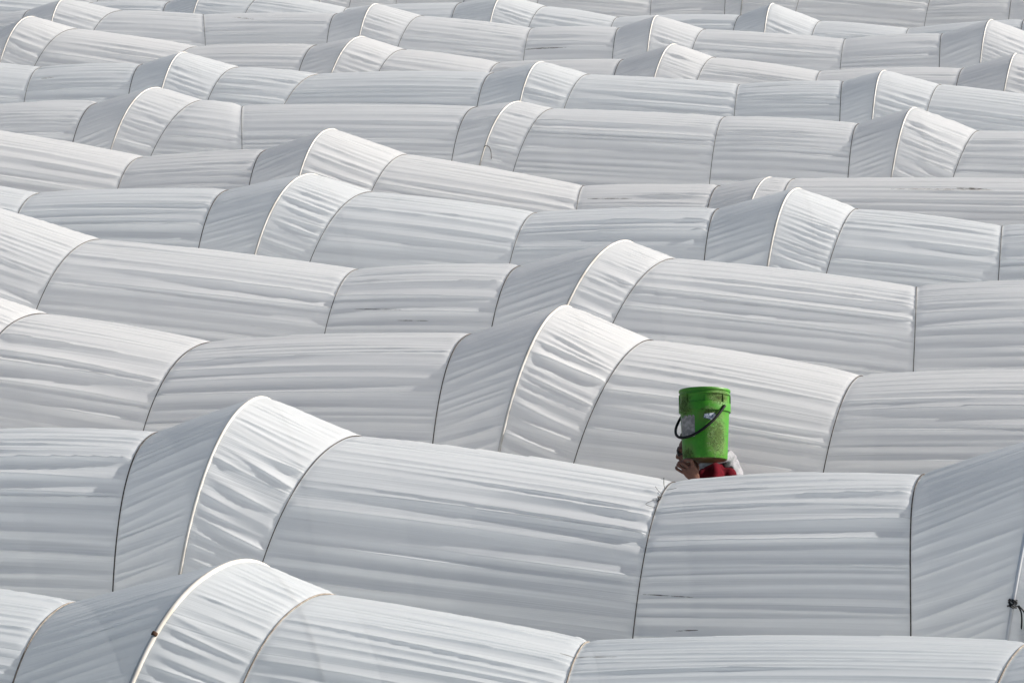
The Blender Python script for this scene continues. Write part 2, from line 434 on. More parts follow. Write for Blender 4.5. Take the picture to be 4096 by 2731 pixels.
# ------------------------------------------------------------------ world, sun, camera
scene = bpy.context.scene
SUN_AZ, SUN_EL = R(LIGHT['az']), R(LIGHT['el'])          # azimuth counter-clockwise from +X
world = bpy.data.worlds.new('World'); scene.world = world; world.use_nodes = True
wt = world.node_tree
sky = wt.nodes.new('ShaderNodeTexSky'); sky.sky_type = 'NISHITA'; sky.sun_disc = False
sky.sun_elevation = SUN_EL; sky.sun_rotation = R(90) - SUN_AZ
sky.air_density = 1.0; sky.dust_density = LIGHT['dust']; sky.ozone_density = 1.0
bg = wt.nodes['Background']; bg.inputs[1].default_value = LIGHT['sky']
wt.links.new(sky.outputs[0], bg.inputs[0])
sl = bpy.data.lights.new('sun', 'SUN'); sl.energy = LIGHT['sun']; sl.angle = R(.53); sl.color = (1, .96, .91)
so = bpy.data.objects.new('sun', sl); C.objects.link(so)
sd = Vector((math.cos(SUN_EL) * math.cos(SUN_AZ), math.cos(SUN_EL) * math.sin(SUN_AZ), math.sin(SUN_EL)))
so.rotation_euler = (-sd).to_track_quat('-Z', 'Y').to_euler()
so.location = sd * 60

CAM_Z = 5.446
cd = bpy.data.cameras.new('camera'); cam = bpy.data.objects.new('camera', cd); C.objects.link(cam)
cd.sensor_width = 36; cd.lens = 67.49; cd.clip_end = 5000; cd.clip_start = .1
cam.location = (0, 0, CAM_Z); cam.rotation_euler = (R(90 - 17.38), 0, 0)
scene.camera = cam
scene.view_settings.view_transform = 'Standard'; scene.view_settings.look = 'None'
scene.view_settings.gamma = 1; scene.view_settings.exposure = LIGHT['exp']
scene.cycles.max_bounces = 9; scene.cycles.transparent_max_bounces = 10; scene.cycles.transmission_bounces = 6; scene.cycles.diffuse_bounces = 5

# ------------------------------------------------------------------ ground
gm, nt = mat('field_soil')
o_ = N(nt, 'ShaderNodeOutputMaterial'); tc = N(nt, 'ShaderNodeTexCoord')
n1 = N(nt, 'ShaderNodeTexNoise', i_Scale=1.7, i_Detail=9.0); L(nt, tc.outputs['Object'], n1.inputs[0])
n2 = N(nt, 'ShaderNodeTexNoise', i_Scale=23.0, i_Detail=6.0); L(nt, tc.outputs['Object'], n2.inputs[0])
r1 = ramp(nt, n1.outputs[0], [(.3, (.045, .042, .036, 1)), (.7, (.10, .092, .08, 1))])
bp = N(nt, 'ShaderNodeBump', i_Strength=.8, i_Distance=.03); L(nt, n2.outputs[0], bp.inputs['Height'])
pb = N(nt, 'ShaderNodeBsdfPrincipled', i_Roughness=.95)
L(nt, r1.outputs[0], pb.inputs['Base Color']); L(nt, bp.outputs[0], pb.inputs['Normal']); L(nt, pb.outputs[0], o_.inputs[0])
gx = np.concatenate([[-3000, -400, -60], np.linspace(-14, 14, 80), [60, 400, 3000]])
gy = np.concatenate([[-3000, -300, -20], np.linspace(2, 34, 90), [80, 400, 3000]])
GX, GY = np.meshgrid(gx, gy, indexing='ij')
gr = np.random.default_rng(5)
GZ = np.where((np.abs(GX) < 14) & (GY > 2) & (GY < 34), gr.uniform(-.03, 0, GX.shape), -.02)
go = new_obj('field_ground', grid_mesh('field_ground', np.stack([GX, GY, GZ], -1)), gm)
go['kind'] = 'structure'

# ------------------------------------------------------------------ tunnels
M_FILM = [film_material('greenhouse_film_%s' % n, b, t, c, s) for n, b, t, c, s in
          (('thin_clear', (.82, .85, .865), .55, .13, 1), ('white', (.865, .87, .87), .53, .055, 2), ('milky', (.86, .87, .875), .56, .065, 3), ('fresh', (.845, .865, .875), .53, .08, 4))]
M_PIPE = simple('pipe_white', (.70, .67, .61), .5, .4, (9, (.54, .50, .43), .4, .7))
M_PIPE_GREY = simple('pipe_galvanised', (.62, .63, .64), .4, .5, (7, (.5, .5, .5), .4, .7), metal=.2)
M_ROPE = simple('rope_dark', (.055, .05, .045), .8, .2, (60, (.12, .10, .085), .4, .7))
M_ROPE_TAN = simple('rope_weathered', (.20, .17, .14), .85, .2, (45, (.36, .32, .27), .4, .7))
M_ROPE_GREY = simple('rope_grey', (.10, .095, .085), .85, .2, (60, (.2, .18, .16), .4, .7))
M_ROPE_BLACK = simple('cord_black', (.012, .013, .016), .55, .3)
M_RUST = simple('rust', (.06, .035, .025), .9, .1, (40, (.12, .07, .045), .4, .7))

TUN = {
 1: 'nearest translucent film tunnel along the bottom edge, front of all, with a white pipe hoop',
 2: 'white film tunnel hiding the worker\'s body, its right hoop tied with black cord',
 3: 'white film tunnel directly behind the green bucket, with faint grey lettering low on the film',
 4: 'second white tunnel beyond the worker, its peak hoop just above the one behind the bucket',
 5: 'third white tunnel beyond the worker, with two peaks, mid picture',
 6: 'low tunnel sunk behind a taller one, grey dirt streak near its ridge',
 7: 'white tunnel with a dark cord hook on its middle hoop, in the upper half',
 8: 'white tunnel with pale beige tie line, fifth row below the top edge',
 9: 'white film tunnel fourth from the top edge, mostly hidden by the row before it',
 10: 'white film tunnel third from the top edge, its left peak cut by the frame',
 11: 'white film tunnel second from the top edge, only its upper folds in view',
 12: 'farthest white film tunnel, cut off by the top edge',
}
rows = build_rows()

def sect_path(sec, d, n=90, out=0.0, lo=.0, hi=math.pi):
    t, ax, zt, c1, c2 = sec
    th = np.linspace(lo + .01, hi - .01, n)[None]
    q, z = profile(th, np.array([[WID[t] + out]]), np.array([[zt + out]]))
    q, z = q[0], z[0]
    off = np.where(q < 0, c1 * q + c2 * q * q, c1 * q)
    return np.stack([ax + q * NPV[0] + off * AXV[0], d - ax * math.tan(PSI) + q * NPV[1] + off * AXV[1], z], -1)

tunnel = {}
for k in sorted(rows):
    r = rows[k]
    base = Vector((0, r['d'], 0))
    t = empty('film_tunnel', TUN[k], 'greenhouse tunnel', base, 'rows of white film tunnels')
    tunnel[k] = t
    b0 = np.array(base)
    fm = M_FILM[0 if k == 1 else (1 + (k * 7) % 3)]
    cm = grid_mesh('film_cover', r['P'] - b0, r['uv'])
    ca = cm.attributes.new('crumple', 'FLOAT', 'POINT'); ca.data.foreach_set('value', r['crumple'].astype(np.float32))
    new_obj('film_cover', cm, fm, t)
    for sec in r['secs']:
        if abs(sec[1]) > r['half'] + 1.6:
            continue
        if sec[0] == 'H':
            p = sect_path(sec, r['d'], out=-.006) - b0
            tube('hoop', p, .0135 if k == 1 else .0105, M_PIPE if k != 2 or sec[1] < 1 else M_PIPE_GREY, t, 10)
        else:
            tan = (k == 1) or (k == 8 and sec[0] == 'T' and -3 < sec[1] < -2)
            p = sect_path(sec, r['d'], out=.001) - b0
            tube('tie_rope', p, (.0040 if k == 1 else .0036 if sec[0] == 'R' else .0030), M_ROPE_TAN if tan else M_ROPE if sec[0] == 'R' or k < 4 else M_ROPE_GREY, t, 6)

# ------------------------------------------------------------------ worker and bucket
M_SKIN = simple('skin', (.13, .058, .038), .5, .35, (30, (.10, .043, .029), .4, .65), bump=(120, .25, .002))
M_SHIRT = simple('maroon_cotton', (.10, .0025, .009), .9, .1, (25, (.06, .0015, .0055), .4, .65), bump=(180, .3, .002))
M_HOOD = simple('grey_fleece', (.29, .29, .305), .9, .15, (40, (.21, .21, .225), .4, .65), bump=(90, .5, .004))
M_JEANS = simple('dark_trousers', (.03, .035, .055), .85, .2, bump=(120, .4, .003))
M_HAIR = simple('black_hair', (.012, .010, .009), .5, .4, bump=(160, .8, .004))
M_SHOE = simple('dusty_boot', (.09, .07, .05), .8, .2)
M_SHADES = simple('glasses_black', (.008, .008, .009), .25, .5)

def add_ball(bm, c, r, rot=None, seg=20):
    ret = bmesh.ops.create_uvsphere(bm, u_segments=seg, v_segments=seg // 2 + 2, radius=1)
    r = r if hasattr(r, '__len__') else (r, r, r)
    M = Matrix.Translation(c) @ (Euler(rot).to_matrix().to_4x4() if rot else Matrix()) @ Matrix.Diagonal((*r, 1))
    bmesh.ops.transform(bm, matrix=M, verts=ret['verts'])

def add_limb(bm, pts, rad, k=14, grow=0.0):
    """tapered rounded limb through pts: rings along a smooth path, closed round ends"""
    n = 10
    path = smooth_path(pts, n)
    t = np.arange(len(path)) / n
    rr = np.interp(t, np.arange(len(rad)), np.array(rad) + grow)
    P = tube_grid(path, rr, k)
    d0 = path[0] - path[1]; d0 /= np.linalg.norm(d0)
    d1 = path[-1] - path[-2]; d1 /= np.linalg.norm(d1)
    rings = []
    for a in (.98, .8, .5):
        rings.append(path[0] + d0 * rr[0] * a + (P[0] - path[0]) * math.sqrt(1 - a * a))
    rings += list(P)
    for a in (.5, .8, .98):
        rings.append(path[-1] + d1 * rr[-1] * a + (P[-1] - path[-1]) * math.sqrt(1 - a * a))
    vs = [[bm.verts.new(v) for v in ring] for ring in rings]
    for i in range(len(vs) - 1):
        for j in range(k):
            bm.faces.new((vs[i][j], vs[i][(j + 1) % k], vs[i + 1][(j + 1) % k], vs[i + 1][j]))
    bm.faces.new(vs[0][::-1]); bm.faces.new(vs[-1])

def fuse(name, bm, voxel, smooth, m, parent, disp=None):
    bmesh.ops.recalc_face_normals(bm, faces=bm.faces[:])
    me = bpy.data.meshes.new(name + '_raw'); bm.to_mesh(me); bm.free()
    tmp = bpy.data.objects.new(name + '_raw', me); C.objects.link(tmp)
    rm = tmp.modifiers.new('r', 'REMESH'); rm.mode = 'VOXEL'; rm.voxel_size = voxel
    sm = tmp.modifiers.new('s', 'SMOOTH'); sm.factor = .5; sm.iterations = smooth
    dg = bpy.context.evaluated_depsgraph_get(); dg.update()
    out = bpy.data.meshes.new_from_object(tmp.evaluated_get(dg), depsgraph=dg)
    bpy.data.objects.remove(tmp); bpy.data.meshes.remove(me)
    out.name = name
    n = len(out.vertices)
    if disp is not None:
        co = np.zeros(n * 3, np.float32); out.vertices.foreach_get('co', co)
        no = np.zeros(n * 3, np.float32); out.vertices.foreach_get('normal', no)
        co = co.reshape(-1, 3); no = no.reshape(-1, 3)
        co = co + no * disp(co)[:, None]
        out.vertices.foreach_set('co', co.astype(np.float32).ravel())
    out.polygons.foreach_set('use_smooth', np.ones(len(out.polygons), dtype=bool))
    out.materials.clear()
    out.update()
    return new_obj(name, out, m, parent)

PX, PY = 1.12, 10.4406
person = empty('person', 'worker in maroon shirt and pale grey hood, shouldering a green bucket between tunnels', 'person', (PX, PY, 0))
person.rotation_euler = (0, 0, math.pi - PSI)      # +x forward (to the left of the picture), +y towards the camera side

HC = np.array([.055, -.06, 1.505])
def body_parts(bm):
    # trunk
    add_ball(bm, (-.045, 0, .86), (.10, .145, .12))
    add_ball(bm, (-.05, 0, 1.02), (.092, .13, .15))
    add_ball(bm, (-.055, 0, 1.20), (.105, .155, .16))
    add_limb(bm, [(-.05, -.16, 1.37), (-.05, 0, 1.385), (-.04, .12, 1.40)], [.06, .075, .062])
    # neck and head (bowed a little, looking down the path)
    add_limb(bm, [(-.045, -.02, 1.36), (-.01, -.04, 1.42), (.03, -.055, 1.47)], [.062, .054, .054])
    add_ball(bm, tuple(HC + np.array([-.015, 0, .02])), (.094, .074, .085), (0, .25, 0))
    add_ball(bm, tuple(HC + np.array([.045, 0, -.02])), (.060, .062, .085), (0, .1, 0))
    add_ball(bm, tuple(HC + np.array([.045, 0, -.085])), (.046, .046, .042))
    add_ball(bm, tuple(HC + np.array([.072, 0, -.112])), (.02, .02, .018))
    add_limb(bm, [HC + (.090, 0, -.012), HC + (.102, 0, -.045), HC + (.106, 0, -.062)], [.010, .012, .014])   # nose
    for s in (-1, 1):
        add_ball(bm, tuple(HC + np.array([.092, s * .013, -.066])), .010)              # nostril wings
        add_ball(bm, tuple(HC + np.array([.085, s * .03, .004])), (.02, .026, .012))   # brow
        add_ball(bm, tuple(HC + np.array([.066, s * .042, -.04])), (.026, .02, .022))  # cheek
        add_ball(bm, tuple(HC + np.array([-.005, s * .076, -.015])), (.018, .008, .03), (0, -.2, 0))  # ear
    add_ball(bm, tuple(HC + np.array([.088, 0, -.084])), (.012, .024, .006))
    add_ball(bm, tuple(HC + np.array([.086, 0, -.093])), (.012, .02, .007))
    # left arm, raised to steady the bucket
    add_limb(bm, [(-.045, .165, 1.395), (.02, .23, 1.28), (.075, .285, 1.17)], [.056, .047, .040])
    add_limb(bm, [(.075, .285, 1.17), (.055, .318, 1.31), (.026, .335, 1.452)], [.042, .039, .027])
    hand_up(bm)
    # right arm hanging
    add_limb(bm, [(-.05, -.185, 1.36), (-.075, -.225, 1.22), (-.07, -.24, 1.09)], [.056, .047, .040])
    add_limb(bm, [(-.07, -.24, 1.09), (-.01, -.245, .98), (.05, -.235, .87)], [.042, .038, .027])
    w = np.array([.05, -.235, .87])
    add_limb(bm, [w, w + (.02, .003, -.04), w + (.033, .005, -.075)], [.026, .032, .03])
    for i in range(4):
        o = np.array([.055 - .018 * i, .008, -.085 - (.006, .012, .009, 0)[i]])
        l = (.95, 1.05, 1, .8)[i]
        add_limb(bm, [w + o, w + o + np.array([.004, .01, -.03]) * l, w + o + np.array([-.006, .026, -.055]) * l], [.0095, .0085, .0075], 8)
    add_limb(bm, [w + (.03, .01, -.03), w + (.062, .022, -.05), w + (.072, .03, -.078)], [.012, .010, .0085], 8)
    # legs, mid-stride
    add_limb(bm, [(-.045, .085, .84), (.03, .09, .65), (.09, .09, .46)], [.09, .078, .056])
    add_limb(bm, [(.09, .09, .46), (.085, .09, .28), (.09, .09, .09)], [.058, .054, .036])
    add_limb(bm, [(-.045, -.085, .84), (-.06, -.09, .65), (-.06, -.09, .46)], [.09, .078, .056])
    add_limb(bm, [(-.06, -.09, .46), (-.15, -.09, .30), (-.25, -.09, .14)], [.058, .054, .036])
    add_limb(bm, [(.06, .09, .05), (.14, .09, .04), (.22, .09, .03)], [.04, .038, .026])
    add_limb(bm, [(-.28, -.09, .10), (-.22, -.09, .05), (-.15, -.09, .03)], [.038, .038, .026])

def hand_up(bm):
    W = np.array([.026, .335, 1.452])
    add_limb(bm, [W, (.045, .342, 1.495), (.058, .350, 1.535)], [.026, .030, .026])
    add_limb(bm, [W + (.008, 0, .01), (.07, .342, 1.495), (.088, .345, 1.518)], [.02, .022, .017])
    add_limb(bm, [W + (-.002, 0, .02), (.034, .346, 1.52), (.046, .354, 1.552)], [.02, .020, .016])
    F_ = [  # index, middle, ring, little: knuckle, joint, joint, tip
        ([(.044, .356, 1.556), (.056, .374, 1.592), (.083, .362, 1.590), (.098, .338, 1.577)], [.0110, .0105, .0092, .0080]),
        ([(.066, .354, 1.540), (.098, .358, 1.566), (.122, .338, 1.562), (.128, .316, 1.552)], [.0110, .0100, .0090, .0080]),
        ([(.083, .350, 1.522), (.115, .348, 1.540), (.132, .326, 1.540), (.132, .305, 1.538)], [.0105, .0095, .0086, .0076]),
        ([(.096, .342, 1.503), (.128, .336, 1.516), (.141, .318, 1.519), (.140, .302, 1.522)], [.0095, .0085, .0078, .0070]),
        ([(.036, .318, 1.478), (.022, .288, 1.512), (.034, .262, 1.532), (.052, .250, 1.540)], [.0150, .0120, .0105, .0088]),
    ]
    for p, r in F_:
        add_limb(bm, p, r, 10)

bm = bmesh.new(); body_parts(bm)
fuse('body', bm, .0042, 3, M_SKIN, person)

def wav(co):
    x, y, z = co[:, 0], co[:, 1], co[:, 2]
    # drag folds running from the loaded shoulder down the back and sleeve
    a = np.sin((x * 62 + z * 34 + y * 10) + 1.3 * np.sin(z * 19 + y * 11))
    b = np.sin((x * 30 - z * 55 + y * 24) + 1.1 * np.sin(x * 23))
    return .0095 * np.sign(a) * np.abs(a) ** .8 + .0035 * b

bm = bmesh.new()
add_ball(bm, (-.045, 0, .90), (.118, .162, .11))
add_ball(bm, (-.05, 0, 1.04), (.112, .150, .16))
add_ball(bm, (-.06, 0, 1.20), (.124, .170, .17))
add_ball(bm, (-.12, .05, 1.30), (.080, .13, .12))
add_limb(bm, [(-.075, .06, 1.425), (-.135, .07, 1.375), (-.165, .06, 1.30)], [.055, .06, .06])
add_limb(bm, [(-.06, -.165, 1.37), (-.065, 0, 1.385), (-.05, .11, 1.405)], [.072, .088, .074])
add_limb(bm, [(-.055, .10, 1.40), (-.045, .165, 1.40), (.01, .225, 1.29), (.04, .26, 1.23)], [.075, .076, .070, .066])
add_limb(bm, [(-.055, -.16, 1.37), (-.07, -.21, 1.27), (-.075, -.235, 1.17)], [.07, .066, .062])
fuse('shirt', bm, .006, 4, M_SHIRT, person, wav)

# hood thrown back: a collar round the neck and a slack bag behind it
def hoodwav(co):
    x, y, z = co[:, 0], co[:, 1], co[:, 2]
    return .0035 * np.sin(x * 60 + z * 75 + 1.5 * np.sin(y * 22)) + .002 * np.sin(y * 70 + z * 40)
bm = bmesh.new()
ring = [(.035, .055, 1.405), (.02, .075, 1.440), (-.04, .085, 1.474), (-.105, .06, 1.492), (-.135, -.01, 1.490), (-.11, -.085, 1.475), (-.04, -.11, 1.445), (.03, -.09, 1.405)]
add_limb(bm, ring, [.017, .020, .022, .026, .028, .026, .022, .018], 10)
add_ball(bm, (-.138, -.02, 1.452), (.056, .085, .030), (0, .65, 0))
add_ball(bm, (-.180, -.01, 1.408), (.030, .090, .062), (0, .35, 0))
add_ball(bm, (-.196, -.01, 1.360), (.026, .075, .045), (0, -.15, 0))
add_ball(bm, (-.165, -.01, 1.385), (.035, .085, .05))
add_limb(bm, [(-.118, .03, 1.487), (-.138, .0, 1.512), (-.146, -.02, 1.520)], [.024, .014, .006], 8)
fuse('hood', bm, .0055, 3, M_HOOD, person, hoodwav)

bm = bmesh.new()
add_ball(bm, (-.045, 0, .86), (.114, .158, .12))
add_limb(bm, [(-.045, .085, .84), (.03, .09, .65), (.09, .09, .46), (.085, .09, .28), (.09, .09, .11)], [.104, .092, .076, .070, .060])
add_limb(bm, [(-.045, -.085, .84), (-.06, -.09, .65), (-.06, -.09, .46), (-.15, -.09, .30), (-.25, -.09, .16)], [.104, .092, .076, .070, .060])
fuse('trousers', bm, .008, 4, M_JEANS, person)

bm = bmesh.new()
add_ball(bm, tuple(HC + np.array([-.024, 0, .032])), (.097, .080, .082), (0, .25, 0))
add_limb(bm, [HC + (.072, -.03, .066), HC + (.078, 0, .072), HC + (.072, .03, .066)], [.016, .02, .016])
add_ball(bm, tuple(HC + np.array([-.075, 0, -.02])), (.035, .062, .06))
fuse('hair', bm, .005, 2, M_HAIR, person)
for s, c, rot in ((1, (.125, .09, .05), 0), (-1, (-.225, -.09, .075), .45)):
    bm = bmesh.new()
    dx = np.array([c[0], c[1], c[2]])
    add_limb(bm, [dx + (-.08, 0, .01), dx + (0, 0, .0), dx + (.11, 0, -.008)], [.044, .046, .034])
    add_limb(bm, [dx + (-.06, 0, .02), dx + (-.065, 0, .08)], [.048, .05])
    b = fuse('boot', bm, .008, 3, M_SHOE, person)

# glasses: two tinted lenses, bridge and arms
bm = bmesh.new()
for s in (-1, 1):
    add_ball(bm, tuple(HC + np.array([.104, s * .031, -.027])), (.006, .025, .019), (0, .25, s * .25), 14)
    add_limb(bm, [HC + (.098, s * .055, -.02), HC + (.05, s * .075, -.014), HC + (-.005, s * .08, -.005)], [.003, .003, .003], 6)
add_limb(bm, [HC + (.108, -.012, -.022), HC + (.113, 0, -.021), HC + (.108, .012, -.022)], [.003, .003, .003], 6)
me = bpy.data.meshes.new('glasses'); bmesh.ops.recalc_face_normals(bm, faces=bm.faces[:]); bm.to_mesh(me); bm.free()
me.polygons.foreach_set('use_smooth', np.ones(len(me.polygons), dtype=bool))
new_obj('glasses', me, M_SHADES, person)

# ---- bucket
def bucket_material():
    m, nt = mat('green_bucket_plastic')
    out = N(nt, 'ShaderNodeOutputMaterial'); tc = N(nt, 'ShaderNodeTexCoord')
    pb = N(nt, 'ShaderNodeBsdfPrincipled'); pb.inputs['Specular IOR Level'].default_value = .4
    P = tc.outputs['Object']
    big = N(nt, 'ShaderNodeTexNoise', i_Scale=9.0, i_Detail=6.0, i_Roughness=.65); L(nt, P, big.inputs[0])
    fine = N(nt, 'ShaderNodeTexNoise', i_Scale=85.0, i_Detail=6.0, i_Roughness=.7); L(nt, P, fine.inputs[0])
    crust = N(nt, 'ShaderNodeTexNoise', i_Scale=56.0, i_Detail=7.0, i_Roughness=.66, i_Distortion=1.2); L(nt, P, crust.inputs[0])
    # mud patches: one thick on the lower right, one thin above the band, one by the left shoulder of the band
    def patch(c, r):
        v = N(nt, 'ShaderNodeVectorMath', operation='SUBTRACT'); L(nt, P, v.inputs[0]); v.inputs[1].default_value = c
        q = N(nt, 'ShaderNodeVectorMath', operation='DIVIDE'); L(nt, v.outputs[0], q.inputs[0]); q.inputs[1].default_value = r
        l = N(nt, 'ShaderNodeVectorMath', operation='LENGTH'); L(nt, q.outputs[0], l.inputs[0])
        s = N(nt, 'ShaderNodeMapRange'); L(nt, l.outputs['Value'], s.inputs[0]); s.inputs[1].default_value = 1.25; s.inputs[2].default_value = .25
        return s.outputs[0]
    pats = [patch((.075, -.105, .13), (.07, .09, .135)), patch((.085, -.10, .345), (.075, .09, .05)), patch((-.11, -.08, .30), (.07, .08, .09)), patch((-.10, -.07, .03), (.07, .08, .05)), patch((.03, -.13, .25), (.06, .06, .05))]
    acc = pats[0]
    for p in pats[1:]:
        a = N(nt, 'ShaderNodeMath', operation='MAXIMUM'); L(nt, acc, a.inputs[0]); L(nt, p, a.inputs[1]); acc = a.outputs[0]
    s1 = N(nt, 'ShaderNodeMath', operation='MULTIPLY_ADD'); L(nt, acc, s1.inputs[0]); s1.inputs[1].default_value = .30; L(nt, crust.outputs[0], s1.inputs[2])
    mud = ramp(nt, s1.outputs[0], [(.66, g(0)), (.80, g(.85))])
    s2 = N(nt, 'ShaderNodeMath', operation='MULTIPLY_ADD'); L(nt, acc, s2.inputs[0]); s2.inputs[1].default_value = .34; L(nt, big.outputs[0], s2.inputs[2])
    film = ramp(nt, s2.outputs[0], [(.48, g(0)), (.78, g(.65))])
    base = ramp(nt, fine.outputs[0], [(.3, (.036, .22, .008, 1)), (.7, (.052, .28, .012, 1))])
    m1 = N(nt, 'ShaderNodeMix', data_type='RGBA'); L(nt, film.outputs[0], m1.inputs['Factor']); L(nt, base.outputs[0], m1.inputs[6]); m1.inputs[7].default_value = (.11, .17, .035, 1)
    m2 = N(nt, 'ShaderNodeMix', data_type='RGBA'); L(nt, mud.outputs[0], m2.inputs['Factor']); L(nt, m1.outputs[2], m2.inputs[6])
    mc = ramp(nt, fine.outputs[0], [(.35, (.026, .050, .008, 1)), (.65, (.080, .135, .026, 1))]); L(nt, mc.outputs[0], m2.inputs[7])
    # caked soil on the underside
    sx = N(nt, 'ShaderNodeSeparateXYZ'); L(nt, P, sx.inputs[0])
    und = N(nt, 'ShaderNodeMapRange'); L(nt, sx.outputs[2], und.inputs[0]); und.inputs[1].default_value = .007; und.inputs[2].default_value = .002
    m3 = N(nt, 'ShaderNodeMix', data_type='RGBA'); L(nt, und.outputs[0], m3.inputs['Factor']); L(nt, m2.outputs[2], m3.inputs[6])
    uc = ramp(nt, big.outputs[0], [(.35, (.05, .032, .014, 1)), (.7, (.09, .075, .022, 1))]); L(nt, uc.outputs[0], m3.inputs[7])
    L(nt, m3.outputs[2], pb.inputs['Base Color'])
    rr = N(nt, 'ShaderNodeMapRange'); L(nt, mud.outputs[0], rr.inputs[0]); rr.inputs[3].default_value = .42; rr.inputs[4].default_value = .95
    L(nt, rr.outputs[0], pb.inputs['Roughness'])
    bp = N(nt, 'ShaderNodeBump', i_Strength=.7, i_Distance=.004); L(nt, mud.outputs[0], bp.inputs['Height']); L(nt, bp.outputs[0], pb.inputs['Normal'])
    tr = N(nt, 'ShaderNodeBsdfTranslucent'); L(nt, m3.outputs[2], tr.inputs[0])
    ms = N(nt, 'ShaderNodeMixShader'); ms.inputs[0].default_value = .08
    L(nt, pb.outputs[0], ms.inputs[1]); L(nt, tr.outputs[0], ms.inputs[2]); L(nt, ms.outputs[0], out.inputs[0])
    return m
M_BUCKET = bucket_material()
M_BAIL = simple('bail_black', (.006, .006, .007), .6, .2)
M_PAPER = simple('worn_grey_label', (.20, .19, .18), .85, .2, (45, (.34, .32, .30), .42, .62), bump=(120, .5, .002))
M_STICK = simple('torn_sticker', (.50, .53, .58), .6, .3, (110, (.13, .17, .24), .47, .56))
M_INK = simple('raised_letter_grime', (.045, .045, .02), .9, .1)

bk = empty('bucket', 'muddy bright green plastic bucket riding on the worker\'s shoulder', 'bucket', (1.095, 10.181, 1.552))
bk.rotation_mode = 'QUATERNION'
bk.rotation_quaternion = (Matrix.Rotation(R(-6), 3, 'Z') @ Matrix.Rotation(R(-2.6), 3, 'Y') @ Matrix.Rotation(R(-28), 3, 'X')).to_quaternion()
PR = [(.0, .0), (.06, .0), (.112, .0), (.119, .0012), (.124, .005), (.126, .011), (.1275, .04), (.1295, .09), (.132, .14), (.1345, .19), (.1365, .235), (.1378, .270), (.1385, .2725),
      (.1450, .2727), (.1470, .2735), (.1474, .2760), (.1474, .3180), (.1468, .3205), (.1440, .3212), (.1402, .3214), (.1402, .3225), (.1410, .3650), (.1415, .3662), (.1462, .3668), (.1474, .3685), (.1474, .3715), (.1462, .3732), (.1422, .3738), (.1420, .3760), (.1424, .3870), (.1460, .3880), (.1474, .3905), (.1474, .3965), (.1462, .4010), (.1440, .4025),
      (.1405, .4025), (.1385, .4005), (.1375, .3960), (.1330, .2300), (.1255, .0120), (.120, .006), (.06, .005), (.0, .005)]
ks = 128
P = np.array([[(r * math.sin(2 * math.pi * j / ks), -r * math.cos(2 * math.pi * j / ks), z) for j in range(ks)] for r, z in PR])
me = grid_mesh('pail', P, close_v=True)
o = new_obj('pail', me, M_BUCKET, bk)
md = o.modifiers.new('edge', 'EDGE_SPLIT'); md.split_angle = R(32)

def wallr(z):
    return np.interp(z, [p[1] for p in PR[5:12]], [p[0] for p in PR[5:12]])

def bent(a0, a1, z0, z1, off, na, nz, edge=None):
    """patch lying on the bucket wall, angles from the front, + to the right"""
    A = np.linspace(R(a0), R(a1), na); Z = np.linspace(z0, z1, nz)
    out = np.zeros((nz, na, 3))
    for i in range(nz):
        for j in range(na):
            a, z = A[j], Z[i]
            if edge:
                a, z = edge(i / (nz - 1), j / (na - 1), a, z)
            r = wallr(z) + off
            out[i, j] = (r * math.sin(a), -r * math.cos(a), z)
    return out
rgl = random.Random(3)
tooth = [rgl.uniform(-.014, .008) for _ in range(25)]
new_obj('label_patch', grid_mesh('label_patch', bent(-78, -24, .122, .245, .0008, 25, 16, lambda i, j, a, z: (a, z + (tooth[int(j * 24)] * i ** 3)))), M_PAPER, bk)
t1 = [rgl.uniform(-.006, .004) for _ in range(15)]
new_obj('torn_sticker', grid_mesh('torn_sticker', bent(-1, 27, .214, .250, .0010, 15, 10, lambda i, j, a, z: (a + R(3) * (i - .5) * (1 if j < .5 else -1), z + .007 * (j - .2) * i + t1[int(j * 14)] * (1 - i) ** 2 + .012 * (1 - i) * abs(2 * j - 1.15)))), M_STICK, bk)
# ribs between band and lip, and the two handle lugs
for a in (2, 47, 92, 137, 182, 227, 272, 317):
    bmx = bmesh.new(); bmesh.ops.create_cube(bmx, size=1)
    bmesh.ops.transform(bmx, matrix=Matrix.Rotation(R(a), 4, 'Z') @ Matrix.Translation((0, -.1432, .3435)) @ Matrix.Diagonal((.0035, .008, .0458, 1)), verts=bmx.verts[:])
    mr = bpy.data.meshes.new('rib'); bmx.to_mesh(mr); bmx.free(); new_obj('rib', mr, M_BUCKET, bk)
EA = R(47)
ev = np.array([math.sin(EA), -math.cos(EA), 0]); pv = np.array([-math.cos(EA), -math.sin(EA), 0])
for s in (1, -1):
    c = ev * s * .1485 + np.array([0, 0, .296])
    tube('handle_lug', [c - ev * s * .002, c + ev * s * .0075], .0105, M_BUCKET, bk, 16)
th_ = np.linspace(0, math.pi, 60)
bail = [ev * .1575 * math.cos(a) + (pv * .166 + np.array([0, 0, -.182])) * math.sin(a) ** .85 + np.array([0, 0, .298]) for a in th_]
tube('bail_handle', bail, .0078, M_BAIL, bk, 10)

def letters(text, size, depth=.0):
    cu = bpy.data.curves.new('txt', 'FONT'); cu.body = text; cu.size = size; cu.resolution_u = 3
    to = bpy.data.objects.new('txt', cu); C.objects.link(to)
    dg = bpy.context.evaluated_depsgraph_get(); dg.update()
    m = bpy.data.meshes.new_from_object(to.evaluated_get(dg), depsgraph=dg)
    bpy.data.objects.remove(to); bpy.data.curves.remove(cu)
    return m
tm = letters('AUCTKO', .021)
for v in tm.vertices:
    a = R(31) + v.co.x / .1412 * .72; z = .336 + v.co.y
    v.co = (.1418 * math.sin(a), -.1418 * math.cos(a), z)
tm.materials.clear()
new_obj('moulded_letters', tm, M_INK, bk)

